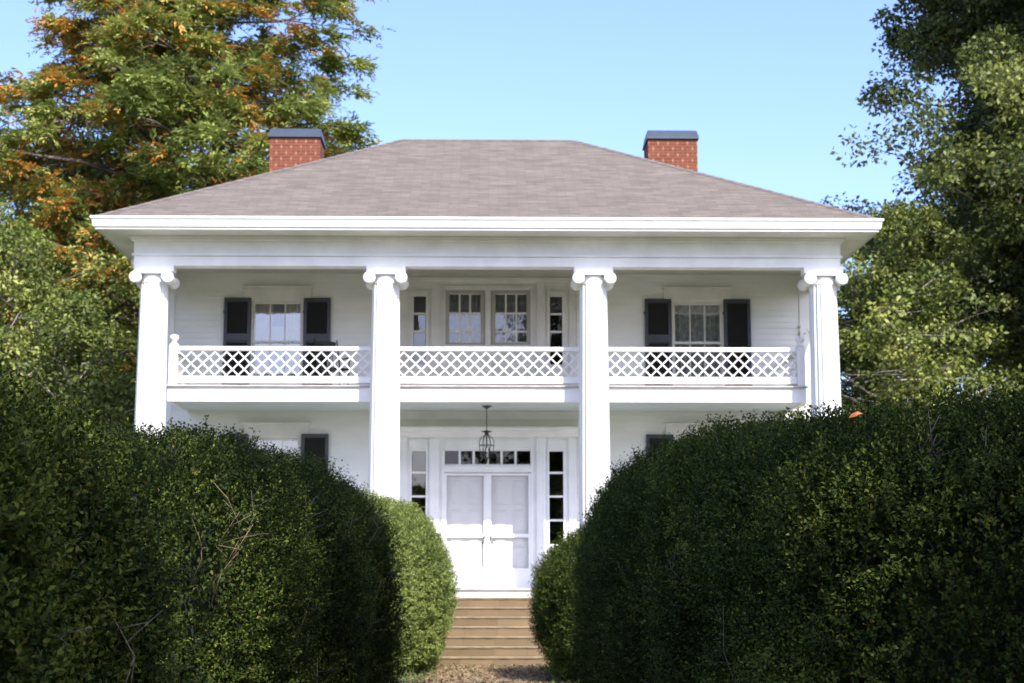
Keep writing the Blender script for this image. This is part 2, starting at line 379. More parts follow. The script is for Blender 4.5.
for s in (-1, 1):
    window(s * WX, 5.98, 7.9, False, 'tied' if s < 0 else 'lace')
    window(s * WX, 1.95, 4.79, True, 'white')
    for d in (-.90, .90):
        shutter(s * WX + d, 5.70, 7.93, None if (s > 0 and d > 0) else 7.08)
        shutter(s * WX + d, 1.75, 4.84, 3.1)

# ---------------------------------------------------------------- portals (lower entrance, upper windows)
HX = 2.02
def portal(z_fl, z_top):
    """flat boarded wall behind the joinery, headers and cornice; returns the MB to add to"""
    p = MB()
    return p
# lower entrance
p = MB()
def wallboard(p, x0, x1, z0, z1, y=.0): p.box(x0, x1, y, y + .12, z0, z1)
# openings: sidelights |x| 1.38..1.70, transom -0.97..0.97 z 4.17..4.47, doors -0.97..0.97 z 1.43..3.96
for s in (-1, 1):
    for a, c in ((1.70, 2.02), (1.0, 1.38)):
        x0, x1 = sorted((s * a, s * c)); wallboard(p, x0, x1, FL1, 5.36)
    x0, x1 = sorted((s * 1.38, s * 1.70)); wallboard(p, x0, x1, FL1, 2.35); wallboard(p, x0, x1, 4.49, 5.36)
wallboard(p, -1.0, 1.0, 4.49, 5.36); wallboard(p, -1.0, 1.0, 3.97, 4.16)
# frieze and cornice
p.box(-2.02, 2.02, -.07, 0, 4.78, 4.86, bev=.004); p.box(-2.02, 2.02, -.13, 0, 4.86, 4.93, bev=.006); p.box(-2.04, 2.04, -.20, 0, 4.93, 5.0, bev=.01)
# pilasters
for s in (-1, 1):
    for c, w_ in ((1.20, .10), (1.90, .085)):
        x = s * c
        p.box(x - w_, x + w_, -.055, 0, FL1, 4.78, bev=.004)
        p.box(x - w_ - .02, x + w_ + .02, -.075, 0, FL1, FL1 + .22); p.box(x - w_ - .015, x + w_ + .015, -.07, 0, 4.68, 4.74)
        for k in (-.45, .45): p.box(x + k * w_ - .008, x + k * w_ + .008, -.066, -.05, FL1 + .3, 4.62)
    x0, x1 = sorted((s * 1.35, s * 1.76)); p.box(x0, x1, -.025, 0, 4.55, 4.72, bev=.004)
    # panel under sidelight
    p.box(x0 + .05, x1 - .05, -.03, 0, 1.7, 2.25, bev=.01); p.box(x0, x1, -.06, 0, 2.3, 2.36)
    # sidelight casing
    for xx in (1.36, 1.72): p.box(s * xx - .02, s * xx + .02, -.03, 0, 2.36, 4.52)
p.box(-.95, .95, -.025, 0, 4.55, 4.72, bev=.004)
p.box(-1.02, -.97, -.05, 0, FL1, 4.51); p.box(.97, 1.02, -.05, 0, FL1, 4.51)
p.box(-.97, .97, -.06, 0, 3.99, 4.13, bev=.006)
p.build('entrance_surround', M['white'], H)
b = MB(); b.box(-2.02, 2.02, -.018, 0, 5.0, 5.18); b.build('header_board', M['header'], H)
# sidelights
def lights(x0, x1, zs, name, y=.03, m='glassdark', fm='white', mun=.022, cols=1):
    fr = MB(); 
    fr.box(x0, x0 + .012, y - .02, y + .05, zs[0], zs[-1]); fr.box(x1 - .012, x1, y - .02, y + .05, zs[0], zs[-1])
    for i, z in enumerate(zs):
        h = .03 if i in (0, len(zs) - 1) else mun
        fr.box(x0 + .012, x1 - .012, y - .018, y + .048, z - h, z + h)
    for k in range(1, cols):
        x = x0 + .03 + (x1 - x0 - .06) * k / cols
        for a, c in zip(zs[:-1], zs[1:]): fr.box(x - mun, x + mun, y - .015, y + .045, a + .022, c - .022)
    o = fr.build(name, M[fm], H)
    g = MB(); g.add([(x0 + .02, y + .02, zs[0]), (x1 - .02, y + .02, zs[0]), (x1 - .02, y + .02, zs[-1]), (x0 + .02, y + .02, zs[-1])], [(0, 1, 2, 3)])
    g.build('pane', M[m], o)
    return o
for s in (-1, 1):
    x0, x1 = sorted((s * 1.37, s * 1.71)); lights(x0, x1, [2.36, 2.92, 3.45, 3.98, 4.49], 'sidelight')
lights(-.97, .97, [4.14, 4.50], 'transom_window', cols=6, mun=.026, m='glassblack')
# doors: six-panel doors behind, white-framed storm doors in front
for s in (-1, 1):
    x0, x1 = sorted((s * .03, s * .97))
    d = MB(); d.box(x0, x1, .055, .10, FL1, 3.97)
    w_ = (x1 - x0)
    for (a, c) in ((1.62, 2.15), (2.32, 3.15), (3.27, 3.80)):
        for k in (0, 1):
            px = x0 + .14 + k * (w_ / 2 - .06); d.box(px, px + w_ / 2 - .22, .043, .056, a, c, bev=.012)
            q = .045; d.box(px + q, px + w_ / 2 - .22 - q, .036, .044, a + q, c - q, bev=.007)
    do = d.build('door', M['door'], H)
    k = MB(); k.lathe([(.0, 0), (.022, .004), (.03, .02), (.022, .04), (.0, .045)], n=12); ko = k.build('handle', M['metal'], do, (x0 + .06 if s > 0 else x1 - .06, .035, 2.42)); ko.rotation_euler = (rad(90), 0, 0)
    f = MB(); y0, y1 = -.035, .0
    f.box(x0, x0 + .055, y0, y1, FL1 + .01, 3.96, bev=.004); f.box(x1 - .055, x1, y0, y1, FL1 + .01, 3.96, bev=.004)
    for a, c in ((3.915, 3.96), (2.54, 2.62), (FL1 + .01, 1.86)): f.box(x0 + .055, x1 - .055, y0 + .003, y1 - .003, a, c)
    fo = f.build('storm_door', M['white'], H)
    h = MB(); xx = x0 + .04 if s > 0 else x1 - .04
    h.box(xx - .012, xx + .012, -.075, -.035, 2.5, 2.56); h.tube([(xx, -.07, 2.42), (xx, -.085, 2.47), (xx, -.085, 2.58), (xx, -.07, 2.62)], .008, 6); h.build('handle', M['metal'], fo)
b = MB(); b.box(-.03, .03, -.05, .1, FL1, 3.97); b.box(-1.02, 1.02, -.16, .1, FL1 + .0, FL1 + .035); b.build('door_frame', M['white'], H)

# upper portal
p = MB()
for s in (-1, 1):
    x0, x1 = sorted((s * 1.70, s * 2.02)); wallboard(p, x0, x1, 5.6, 8.56)
    x0, x1 = sorted((s * .98, s * 1.40)); wallboard(p, x0, x1, 5.6, 8.56)
    x0, x1 = sorted((s * 1.40, s * 1.70)); wallboard(p, x0, x1, 5.6, 6.4); wallboard(p, x0, x1, 8.0, 8.56)
wallboard(p, -.98, .98, 5.6, 6.86); wallboard(p, -.98, .98, 8.16, 8.56); wallboard(p, -.075, .075, 6.86, 8.16)
p.box(-2.02, 2.02, -.06, 0, 8.33, 8.43, bev=.01); p.box(-1.02, 1.02, -.035, 0, 8.19, 8.23); p.box(-2.02, 2.02, -.03, 0, 8.27, 8.33)
for s in (-1, 1):
    for c, w_ in ((1.20, .09), (1.92, .07)):
        x = s * c; p.box(x - w_, x + w_, -.05, 0, FL2, 8.33, bev=.004)
        for k in (-.45, .45): p.box(x + k * w_ - .008, x + k * w_ + .008, -.061, -.045, FL2 + .3, 8.2)
    for xx in (1.375, 1.725): p.box(s * xx - .025, s * xx + .025, -.03, 0, 6.4, 8.06)
    x0, x1 = sorted((s * 1.35, s * 1.75)); p.box(x0, x1, -.04, 0, 8.06, 8.11); p.box(x0 + .04, x1 - .04, -.02, 0, 5.85, 6.3, bev=.008)
    x0, x1 = sorted((s * .965, s * 1.0)); p.box(x0, x1, -.04, 0, 6.80, 8.19)
p.box(-.95, .95, -.035, 0, 8.13, 8.19); p.box(-.97, .97, -.055, 0, 6.80, 6.87, bev=.005); p.box(-.045, .045, -.045, 0, 6.87, 8.13)
for k in (-1, 1): p.box(k * .5 - .36, k * .5 + .36, -.02, 0, 5.9, 6.65, bev=.01)
p.build('window_surround', M['trim'], H)
b = MB(); b.box(-2.02, 2.02, -.02, 0, 8.43, 8.5); b.build('header_board', M['header'], H)
for s in (-1, 1):
    x0, x1 = sorted((s * .085, s * .965))
    f = MB(); 
    f.box(x0, x0 + .085, -.01, .05, 6.87, 8.15); f.box(x1 - .085, x1, -.01, .05, 6.87, 8.15); f.box(x0 + .085, x1 - .085, -.01, .05, 8.06, 8.15); f.box(x0 + .085, x1 - .085, -.01, .05, 6.87, 6.92)
    fo = f.build('window', M['gframe'], H)
    g = MB(); a0, a1 = x0 + .085, x1 - .085
    for z in (7.18, 7.60): g.box(a0, a1, .008, .04, z - .022, z + .022)
    g.box(a0, a1, .008, .04, 6.92, 6.945); g.box(a0, a1, .008, .04, 8.035, 8.06)
    for k in (1, 2):
        x = a0 + (a1 - a0) * k / 3
        for c0, c1 in ((6.945, 7.158), (7.202, 7.578), (7.622, 8.035)): g.box(x - .02, x + .02, .01, .038, c0, c1)
    g.build('sash', M['trim'], fo)
    g = MB(); g.add([(a0, .025, 6.9), (a1, .025, 6.9), (a1, .025, 8.07), (a0, .025, 8.07)], [(0, 1, 2, 3)]); g.build('pane', M['glassmid'], fo)
    g = MB(); curtain(g, a0 - .05, a1 + .05, 6.7, 8.2, .3, amp=.02, waves=8); g.build('curtain', M['curtain_lace'], fo)
    x0, x1 = sorted((s * 1.40, s * 1.70)); lights(x0, x1, [6.40, 6.80, 7.18, 7.59, 8.02], 'sidelight', m='glassdark', fm='trim')

# ---------------------------------------------------------------- porch floor, balcony, ceilings
b = MB(); b.box(-7.5, 7.5, -3.45, .0, FL1 - .03, FL1); b.build('porch_floor', M['floor'], H)
b = MB(); b.box(-7.47, 7.47, -3.41, -3.36, FL1 - .175, FL1 - .033, bev=.004)
b.build('floor_fascia', M['white'], H)
b = MB(); b.box(-7.44, 7.44, -3.34, -3.1, 0, FL1 - .18); b.build('porch_base', M['stone'], H)
BX = 6.75
b = MB(); b.box(-BX + .03, BX - .03, -2.27, -.0, 5.36, 5.38); b.build('porch_ceiling', M['haint'], H)
b = MB(); b.box(-BX, BX, -2.30, -2.265, 5.32, 5.635, bev=.004)
for s in (-1, 1):
    x0, x1 = sorted((s * BX, s * (BX - .035))); b.box(x0, x1, -2.262, 0, 5.32, 5.635)
b.build('balcony_fascia', M['white'], H)
b = MB(); b.box(-BX - .04, BX + .04, -2.36, -.0, 5.637, 5.665); b.build('balcony_floor', M['edge'], H)

# railing with lattice
def rail_section(x0, x1, name='railing'):
    y = -2.2; zb0, zb1, zt0, zt1 = 5.72, 5.865, 6.41, 6.50
    r = MB(); r.box(x0, x1, y - .045, y + .045, zb0, zb1, bev=.005); r.box(x0, x1, y - .05, y + .05, zt0, zt1, bev=.012)
    n = max(1, int((x1 - x0) / 2)); 
    o = r.build(name, M['white'], H)
    l = MB(); z0, z1 = zb1 - .01, zt0 + .01; h = z1 - z0; per = .250; wd = .026
    for sgn, yy in ((1, y - .011), (-1, y + .011)):
        k = -int(h / per) - 3
        while True:
            xa = x0 + k * per; k += 1
            if xa > x1: break
            # diagonal: from (xa,z0) to (xa+h,z1) or mirrored
            pts = [(xa, z0), (xa + h, z1)]
            if sgn < 0: pts = [(xa, z1), (xa + h, z0)]
            (ax, az), (bx, bz) = pts; m_ = (bz - az) / (bx - ax)
            if bx <= x0 or ax >= x1: continue
            if ax < x0: az += m_ * (x0 - ax); ax = x0
            if bx > x1: bz += m_ * (x1 - bx); bx = x1
            if bx - ax < .02: continue
            l.bar((ax, yy, az), (bx, yy, bz), wd, .02)
    l.build('lattice', M['white'], o)
    return o
rail_section(-6.57, 6.57)
for s in (-1, 1):
    b = MB(); x = s * 6.66
    b.box(x - .085, x + .085, -2.285, -2.115, FL2, 6.52, bev=.006)
    b.lathe([(.10, 6.52), (.10, 6.545), (.06, 6.57), (.045, 6.60), (.085, 6.645), (.10, 6.69), (.085, 6.735), (.0, 6.765)], c=(x, -2.2, 0), n=18)
    b.build('newel_post', M['white'], H)
    # side rail back to the wall
    b = MB(); b.box(x - .04, x + .04, -2.11, -.02, 5.72, 5.865); b.box(x - .045, x + .045, -2.11, -.02, 6.41, 6.5)
    for k in range(9):
        y = -2.05 + k * .22; b.bar((x - .01, y - .25, 5.86), (x - .01, y + .3, 6.42), .04, .018, up=(1, 0, 0)) if -2.11 < y - .25 and y + .3 < 0 else None
        b.bar((x + .012, y + .3, 5.86), (x + .012, y - .25, 6.42), .04, .018, up=(1, 0, 0)) if -2.11 < y - .25 and y + .3 < 0 else None
    b.build('side_railing', M['white'], H)

# ---------------------------------------------------------------- columns
def shaft_mesh(z0, z1, r0, r1, nf=20, rows=18):
    b = MB(); n = nf * 6; vs = []; zb = []
    for i in range(rows + 1):
        t = i / rows; zb.append(t)
    for t in zb:
        z = z0 + (z1 - z0) * t; r = r0 + (r1 - r0) * (t ** 1.35); fl = .040 * min(1, min(t, 1 - t) * 40 + .15)
        for k in range(n):
            a = 2 * math.pi * k / n; ph = (k % 6) / 6
            d = fl * (math.sin(math.pi * (ph - .08) / .92) ** .8 if ph > .08 else 0)
            vs.append(((r - d) * math.cos(a), (r - d) * math.sin(a), z))
    fs = [(i * n + k, i * n + (k + 1) % n, (i + 1) * n + (k + 1) % n, (i + 1) * n + k) for i in range(rows) for k in range(n)]
    b.add(vs, fs, True); return b
CY = -2.9
for cxx in (-6.97, -2.14, 2.20, 7.03):
    b = shaft_mesh(FL1 + .3, 7.76, .335, .285); 
    co = b.build('column', M['column'], H, (cxx, CY, 0))
    b = MB(); b.box(-.42, .42, -.42, .42, FL1, FL1 + .12, bev=.006)
    b.lathe([(.38, FL1 + .12), (.41, FL1 + .15), (.41, FL1 + .18), (.37, FL1 + .21), (.35, FL1 + .23), (.37, FL1 + .26), (.37, FL1 + .29), (.33, FL1 + .31)], n=32)
    b.build('column_base', M['white'], co)
    cp = MB()
    cp.lathe([(.28, 7.70), (.29, 7.71), (.29, 7.725), (.275, 7.74), (.285, 7.79), (.29, 7.82), (.285, 7.882)], n=32)
    cp.box(-.30, .30, -.345, .345, 7.882, 7.928, bev=.004)          # channel between the volutes
    cp.box(-.36, .36, -.30, .30, 7.93, 7.96, bev=.004)            # abacus
    for sx in (-1, 1):
        vx = sx * .328; vz = 7.80; R = .128
        # bolster running front to back with a waist
        prof = [(-.37, R), (-.345, R), (-.30, R * .92), (-.15, R * .78), (0, R * .74), (.15, R * .78), (.30, R * .92), (.345, R), (.37, R)]
        n = 22; vs = [(vx + r * math.cos(2 * math.pi * k / n), y, vz + r * math.sin(2 * math.pi * k / n)) for y, r in prof for k in range(n)]
        fs = [(i * n + (k + 1) % n, i * n + k, (i + 1) * n + k, (i + 1) * n + (k + 1) % n) for i in range(len(prof) - 1) for k in range(n)]
        fs += [tuple(range(n)), tuple(range(len(prof) * n - 1, (len(prof) - 1) * n - 1, -1))]
        cp.add(vs, fs, True)
        for sy in (-1, 1):                                          # spiral fillet and eye
            pts = []
            for q in range(46):
                a = q / 45 * 2.4 * 2 * math.pi; rr = (R - .012) * (1 - q / 45 * .82)
                pts.append((vx - sx * rr * math.cos(a + 1.57) * 1, sy * .372, vz + rr * math.sin(a + 1.57)))
            cp.tube(pts, [.011 * (1 - .5 * q / 45) for q in range(46)], 5)
    cp.build('capital', M['white'], co)

# ---------------------------------------------------------------- entablature, soffit, gutter, roof
EX = 7.395; EY = -3.02
e = MB()
def ring(b, z0, z1, out, inn=.55, bev=0.):       # band round front and sides at the given projection
    b.box(-EX - out, EX + out, EY - out, EY + inn, z0, z1, bev=bev)
    for s in (-1, 1):
        x0, x1 = sorted((s * (EX + out), s * (EX - .1 - out))); b.box(x0, x1, EY + inn + .001, -.0, z0, z1)
ring(e, 8.09, 8.285, 0, .34); ring(e, 8.29, 8.335, .035, .53, .006); ring(e, 8.337, 8.60, .004, .52); ring(e, 8.60, 8.66, .05, .5, .008); ring(e, 8.66, 8.70, .10, .48)
for s in (-1, 1):
    x0, x1 = sorted((s * (EX + .0), s * (EX + .05)))
for cxx in (-6.97, -2.14, 2.20, 7.03): e.box(cxx - .41, cxx + .41, CY - .125, CY + .205, 7.962, 8.088)
e.build('entablature', M['white'], H)
b = MB(); b.box(-7.2, 7.2, -2.48, .0, 8.5, 8.53); b.build('porch_ceiling', M['ceiling'], H)
OX, OY0, OY1 = 8.02, -3.74, 7.84
b = MB()
def hring(b, x_in, y_in0, y_in1, zi, x_out, y_o0, y_o1, zo):
    vs = [(-x_in, y_in0, zi), (x_in, y_in0, zi), (x_in, y_in1, zi), (-x_in, y_in1, zi), (-x_out, y_o0, zo), (x_out, y_o0, zo), (x_out, y_o1, zo), (-x_out, y_o1, zo)]
    b.add(vs, [(0, 1, 5, 4), (1, 2, 6, 5), (2, 3, 7, 6), (3, 0, 4, 7)])
hring(b, 7.28, -2.9, 7.15, 8.70, OX, OY0, OY1, 8.715)
b.build('soffit', M['trim'], H)
b = MB(); prof = [(0, 8.70), (.02, 8.70), (.02, 8.745), (.055, 8.75), (.07, 8.79), (.075, 8.86), (.10, 8.905), (.115, 8.915), (.115, 8.955), (.095, 8.958), (.0, 8.93)]
for (d0, z0), (d1, z1) in zip(prof[:-1], prof[1:]):
    hring(b, OX + d0, OY0 - d0, OY1 + d0, z0, OX + d1, OY0 - d1, OY1 + d1, z1)
b.build('gutter', M['white'], H)
# roof
RZ0, RZ1 = 8.965, 12.24; rx, ry0, ry1, rl = 8.06, -3.79, 7.89, 2.10; ryc = 2.05
V = [(-rx, ry0, RZ0), (rx, ry0, RZ0), (rx, ry1, RZ0), (-rx, ry1, RZ0), (-rl, ryc, RZ1), (rl, ryc, RZ1)]
F = [(0, 1, 5, 4), (1, 2, 5), (2, 3, 4, 5), (3, 0, 4)]
me = bpy.data.meshes.new('roof'); me.from_pydata(V + [(x, y, z - .04) for x, y, z in V[:4]], [], F + [(0, 6, 7, 1), (1, 7, 8, 2), (2, 8, 9, 3), (3, 9, 6, 0), (9, 8, 7, 6)])
uv = me.uv_layers.new(name='UVMap')
for poly in me.polygons:
    n = poly.normal; 
    if abs(n.z) > .99 or abs(n.z) < .01: continue
    hdir = Vector((n.y, -n.x, 0)).normalized(); sdir = n.cross(hdir)
    for li in poly.loop_indices:
        p = me.vertices[me.loops[li].vertex_index].co; uv.data[li].uv = (p.dot(hdir), p.dot(sdir))
me.materials.append(M['roof']); roof = bpy.data.objects.new('roof', me); C.objects.link(roof); roof.parent = H
b = MB()
for ia, ic, pa, pc in ((4, 5, 0, 2), (0, 4, 0, 3), (1, 5, 0, 1), (2, 5, 1, 2), (3, 4, 2, 3)):
    a = Vector(V[ia]); c = Vector(V[ic]); t = (c - a).normalized()
    for pi_ in (pa, pc):
        n_ = me.polygons[pi_].normal; d = n_.cross(t).normalized(); cen = me.polygons[pi_].center
        if d.dot(cen - a) < 0: d = -d
        k = max(4, int((c - a).length / .28))
        for q in range(k):
            p0 = a.lerp(c, q / k); p1 = a.lerp(c, (q + 1) / k); u0 = n_ * .012; u1 = n_ * .005
            b.add([p0 + u0, p1 + u1, p1 + u1 + d * .14, p0 + u0 + d * .14], [(0, 1, 2, 3)])
b.build('ridge_cap', M['roofcap'], roof)
# chimneys
for x0, x1 in ((-5.17, -3.98), (3.80, 4.97)):
    c = MB(); y0, y1 = .95, 1.95
    c.box(x0, x1, y0, y1, 9.5, 11.97); c.box(x0 - .02, x1 + .02, y0 - .02, y1 + .02, 11.972, 12.02)
    co = c.build('brick_chimney', M['brick'], H)
    k = MB(); zt = 12.022
    vs = [(x0 - .03, y0 - .05, zt), (x1 + .03, y0 - .05, zt), (x1 + .03, y1 + .05, zt), (x0 - .03, y1 + .05, zt), (x0 + .0, y0 + .10, zt + .19), (x1 - .0, y0 + .10, zt + .19), (x1 - .0, y1 - .10, zt + .19), (x0 + .0, y1 - .10, zt + .19)]
    k.add(vs, [(3, 2, 1, 0), (4, 5, 6, 7), (0, 1, 5, 4), (1, 2, 6, 5), (2, 3, 7, 6), (3, 0, 4, 7)])
    k.box(x0 - .035, x1 + .035, y0 - .055, y1 + .055, zt - .05, zt + .001)
    k.build('chimney_cap', M['capmetal'], co)
# downspout elbow at the left return
b = MB(); b.tube([(-7.95, -.6, 8.74), (-7.93, -.6, 8.6), (-7.75, -.5, 8.35), (-7.48, -.35, 8.15), (-7.42, -.3, 7.9), (-7.42, -.3, 1.6)], .05, 10); b.build('downspout', M['white'], H)
b = MB(); b.tube([(7.95, 1.6, 8.74), (7.93, 1.6, 8.6), (7.48, 1.5, 8.15), (7.42, 1.5, 7.9), (7.42, 1.5, 1.6)], .05, 10); b.build('downspout', M['white'], H)

# steps
n = 7; rz = (FL1 - .175) / n; y_top = 32.48
st = empty('front_steps', (0.1, 31.5, 0)); tag(st, 'flight of seven tan masonry steps rising to the white front doors', 'steps')
rr = random.Random(5)
for i in range(n):
    z1 = rz * (n - i) - .002; y0 = y_top - .285 * (i + 1) - 31.5; y1 = 1.05 if i == 0 else y0 + .297
    b = MB(); b.box(-1.85, 1.85, y0 + .012, y1, 0, z1 - .034); b.build('riser', M['stone'], st)
    b = MB(); x = -1.852
    ks = 7; vs = []; m_ = 40                                    # slab with a slightly uneven worn front edge
    for k in range(m_ + 1):
        xx = -1.852 + 3.704 * k / m_; e = y0 - .004 + .007 * math.sin(k * 1.3 + i) * rr.random(); zz = z1 - .006 * rr.random()
        vs += [(xx, e, z1 - .033), (xx, e - .002, zz - .008), (xx, e + .012, zz), (xx, y1, z1)]
    b.add(vs, [(k * 4 + q, k * 4 + 4 + q, k * 4 + 5 + q, k * 4 + 1 + q) for k in range(m_) for q in range(3)] + [(0, 1, 2, 3), (m_ * 4 + 3, m_ * 4 + 2, m_ * 4 + 1, m_ * 4)])
    b.build('tread', M['tread'], st)

# lantern hanging from the porch ceiling
L = empty('porch_lantern', (0.055, 34.75, 5.36)); tag(L, 'dark metal bell-shaped lantern hanging from the porch ceiling over the doors', 'lantern')
b = MB(); b.lathe([(.02, -.07), (.04, -.05), (.10, -.02), (.11, 0)], n=18); b.build('ceiling_plate', M['metal'], L)
b = MB()
for i in range(15):
    z = -.06 - i * .031
    pts = [(.011 * math.cos(t) if i % 2 else 0, 0 if i % 2 else .011 * math.cos(t), z - .018 + .022 * math.sin(t)) for t in [k * math.pi / 4 for k in range(9)]]
    b.tube(pts, .005, 5)
b.build('chain', M['metal'], L)
b = MB(); b.tube([(0, 0, -.52), (0, 0, -.92)], .014, 8); b.lathe([(.02, -.60), (.05, -.59), (.05, -.575), (.11, -.57), (.115, -.555), (.03, -.54)], n=16)
for k in range(6):
    a = k * math.pi / 3; c, s_ = math.cos(a), math.sin(a)
    pr = [(.03, -.60), (.06, -.66), (.13, -.71), (.16, -.80), (.155, -.92), (.135, -1.03), (.09, -1.10), (.035, -1.13)]
    b.tube([(r * c, r * s_, z) for r, z in pr], .008, 6)
for r, z in ((.16, -.86), (.135, -1.03)): b.tube([(r * math.cos(t * math.pi / 10), r * math.sin(t * math.pi / 10), z) for t in range(21)], .008, 6)
b.lathe([(.035, -1.13), (.05, -1.15), (.02, -1.18), (.028, -1.21), (.0, -1.27)], n=12); b.build('cage', M['metal'], L)
b = MB()
for k in range(3):
    a = k * 2.094; x, y = .05 * math.cos(a), .05 * math.sin(a); b.tube([(0, 0, -1.10), (x, y, -1.06), (x, y, -1.00)], .007, 6); b.lathe([(.012, -1.0), (.012, -.91), (.0, -.905)], c=(x, y, 0), n=8)
b.build('candle_cluster', M['metal'], L)

# rocking chair on the balcony
R_ = empty('rocking_chair', (-3.27, 34.45, FL2 + .005), rad(32)); tag(R_, 'black spindle-back rocking chair behind the balcony lattice beside the left shutter', 'chair')
b = MB(); b.box(-.27, .27, -.27, .22, .40, .435, bev=.012); b.build('seat', M['chair'], R_)
b = MB(); tp = []
for i in range(9):
    u = -1 + i / 4; tp.append((u * .26, .40 + .03 * (u * u), 1.02 - .012 * (u * u) + .0))
for (a, c) in zip(tp[:-1], tp[1:]): b.bar(a, c, .085, .02, up=(0, 1, .15))
for i in range(6):
    u = -.8 + i * .32; b.tube([(u * .24, .2, .43), (u * .26, .29, .7), (u * .26, .40, 1.0)], .009, 6)
b.build('backrest', M['chair'], R_)
for s in (-1, 1):
    b = MB(); b.tube([(s * .25, .19, .12), (s * .26, .21, .44), (s * .27, .30, .75), (s * .275, .41, 1.09)], [.018, .02, .018, .014], 8); b.build('post', M['chair'], R_)
    b = MB(); b.tube([(s * .25, -.22, .10), (s * .26, -.24, .64)], .018, 8); b.build('leg', M['chair'], R_)
    b = MB(); b.bar((s * .275, -.30, .66), (s * .275, .27, .66), .055, .022, up=(0, 0, 1)); b.build('armrest', M['chair'], R_)
    b = MB(); pts = [(s * .25, y, .02 + .28 * (y - .0) ** 2) for y in [-.42 + k * .1 for k in range(11)]]; b.tube(pts, .018, 6); b.build('rocker', M['chair'], R_)
b = MB(); b.tube([(-.25, -.22, .22), (.25, -.22, .22)], .01, 6); b.build('stretcher', M['chair'], R_)
b = MB(); b.tube([(-.25, .2, .25), (.25, .2, .25)], .01, 6); b.build('stretcher', M['chair'], R_)
R_.scale = (1.0, 1.0, 1.06)

# ---------------------------------------------------------------- foliage
def npmesh(name, verts, faces_n, m, parent=None, tint=None, autumn=None, k=4):
    me = bpy.data.meshes.new(name); nv = len(verts); nf = nv // k
    me.vertices.add(nv); me.vertices.foreach_set('co', verts.astype(np.float32).ravel())
    me.loops.add(nv); me.loops.foreach_set('vertex_index', np.arange(nv, dtype=np.int32))
    me.polygons.add(nf); me.polygons.foreach_set('loop_start', np.arange(0, nv, k, dtype=np.int32)); me.polygons.foreach_set('loop_total', np.full(nf, k, dtype=np.int32))
    me.update(calc_edges=True)
    if tint is not None:
        a = me.attributes.new('tint', 'FLOAT', 'FACE'); a.data.foreach_set('value', tint.astype(np.float32))
        a = me.attributes.new('autumn', 'FLOAT', 'FACE'); a.data.foreach_set('value', (autumn if autumn is not None else np.zeros(nf)).astype(np.float32))
    me.materials.append(m)
    o = bpy.data.objects.new(name, me); C.objects.link(o)
    if parent: o.parent = parent
    return o
def unit(v): return v / (np.linalg.norm(v, axis=-1, keepdims=True) + 1e-9)
def leaf_verts(base, axis, nrm, L, W):
    """one folded 4-point leaf each: base, side, tip, side"""
    side = unit(np.cross(axis, nrm)); nrm = np.cross(side, axis)
    mid = base + axis * (L * .5)[:, None]
    lift = nrm * (W * .22)[:, None]
    a = base; c = base + axis * L[:, None] - nrm * (L * .10)[:, None]
    l = mid + side * (W * .5)[:, None] + lift; r = mid - side * (W * .5)[:, None] + lift
    return np.stack([a, r, c, l], 1).reshape(-1, 3)

def noise3(rg, scale, nw=9):
    K = rg.normal(size=(nw, 3)) * scale; P = rg.random(nw) * 6.283
    return lambda p: np.sin(p @ K.T + P).mean(-1) * 1.9

def shrub_surface(c, a, b, h, n, seed, lump, nu=150, nv=80, vert=.45, taper=.14, tilt=0.):
    rg = np.random.default_rng(seed); zc = h * vert
    th = np.linspace(0, 2 * np.pi, nu + 1); ph = np.linspace(-np.pi / 2, np.pi / 2, nv + 1)
    T, P = np.meshgrid(th, ph); d = np.stack([np.cos(P) * np.cos(T), np.cos(P) * np.sin(T), np.sin(P)], -1)
    cz = np.where(d[..., 2] > 0, h - zc, zc * 1.15)
    e = (np.abs(d[..., 0] / a) ** n + np.abs(d[..., 1] / b) ** n + np.abs(d[..., 2] / cz) ** n) ** (-1 / n)
    p = d * e[..., None]
    f1 = noise3(rg, 1.0); f2 = noise3(rg, 2.8); f3 = noise3(rg, 6.5)
    q = p * np.array([1, 1, .28]); disp = .085 * f1(q) + .085 * f2(q) + .075 * f3(q)
    # push in and out along the local outward direction, by metres
    out = unit(np.stack([d[..., 0] * np.abs(d[..., 0]), d[..., 1] * np.abs(d[..., 1]), d[..., 2] * np.abs(d[..., 2])], -1) * np.array([1, 1, 1]))
    nrm_ = unit(np.stack([np.sign(p[..., 0]) * np.abs(p[..., 0] / a) ** (n - 1) / a, np.sign(p[..., 1]) * np.abs(p[..., 1] / b) ** (n - 1) / b, np.sign(p[..., 2]) * np.abs(p[..., 2] / cz) ** (n - 1) / cz], -1))
    p = p + nrm_ * (disp * lump / .05 * np.clip(1 - nrm_[..., 2] * .5, 0, 1))[..., None]
    tz = np.clip((p[..., 2]) / (h - zc), 0, 1.2); p[..., 0] *= 1 - taper * tz ** 2; p[..., 1] *= 1 - taper * .5 * tz ** 2
    p[..., 2] = np.maximum((p[..., 2] + zc) * (1 + tilt * p[..., 1] / b), .02)
    return p + np.array([c[0], c[1], 0])

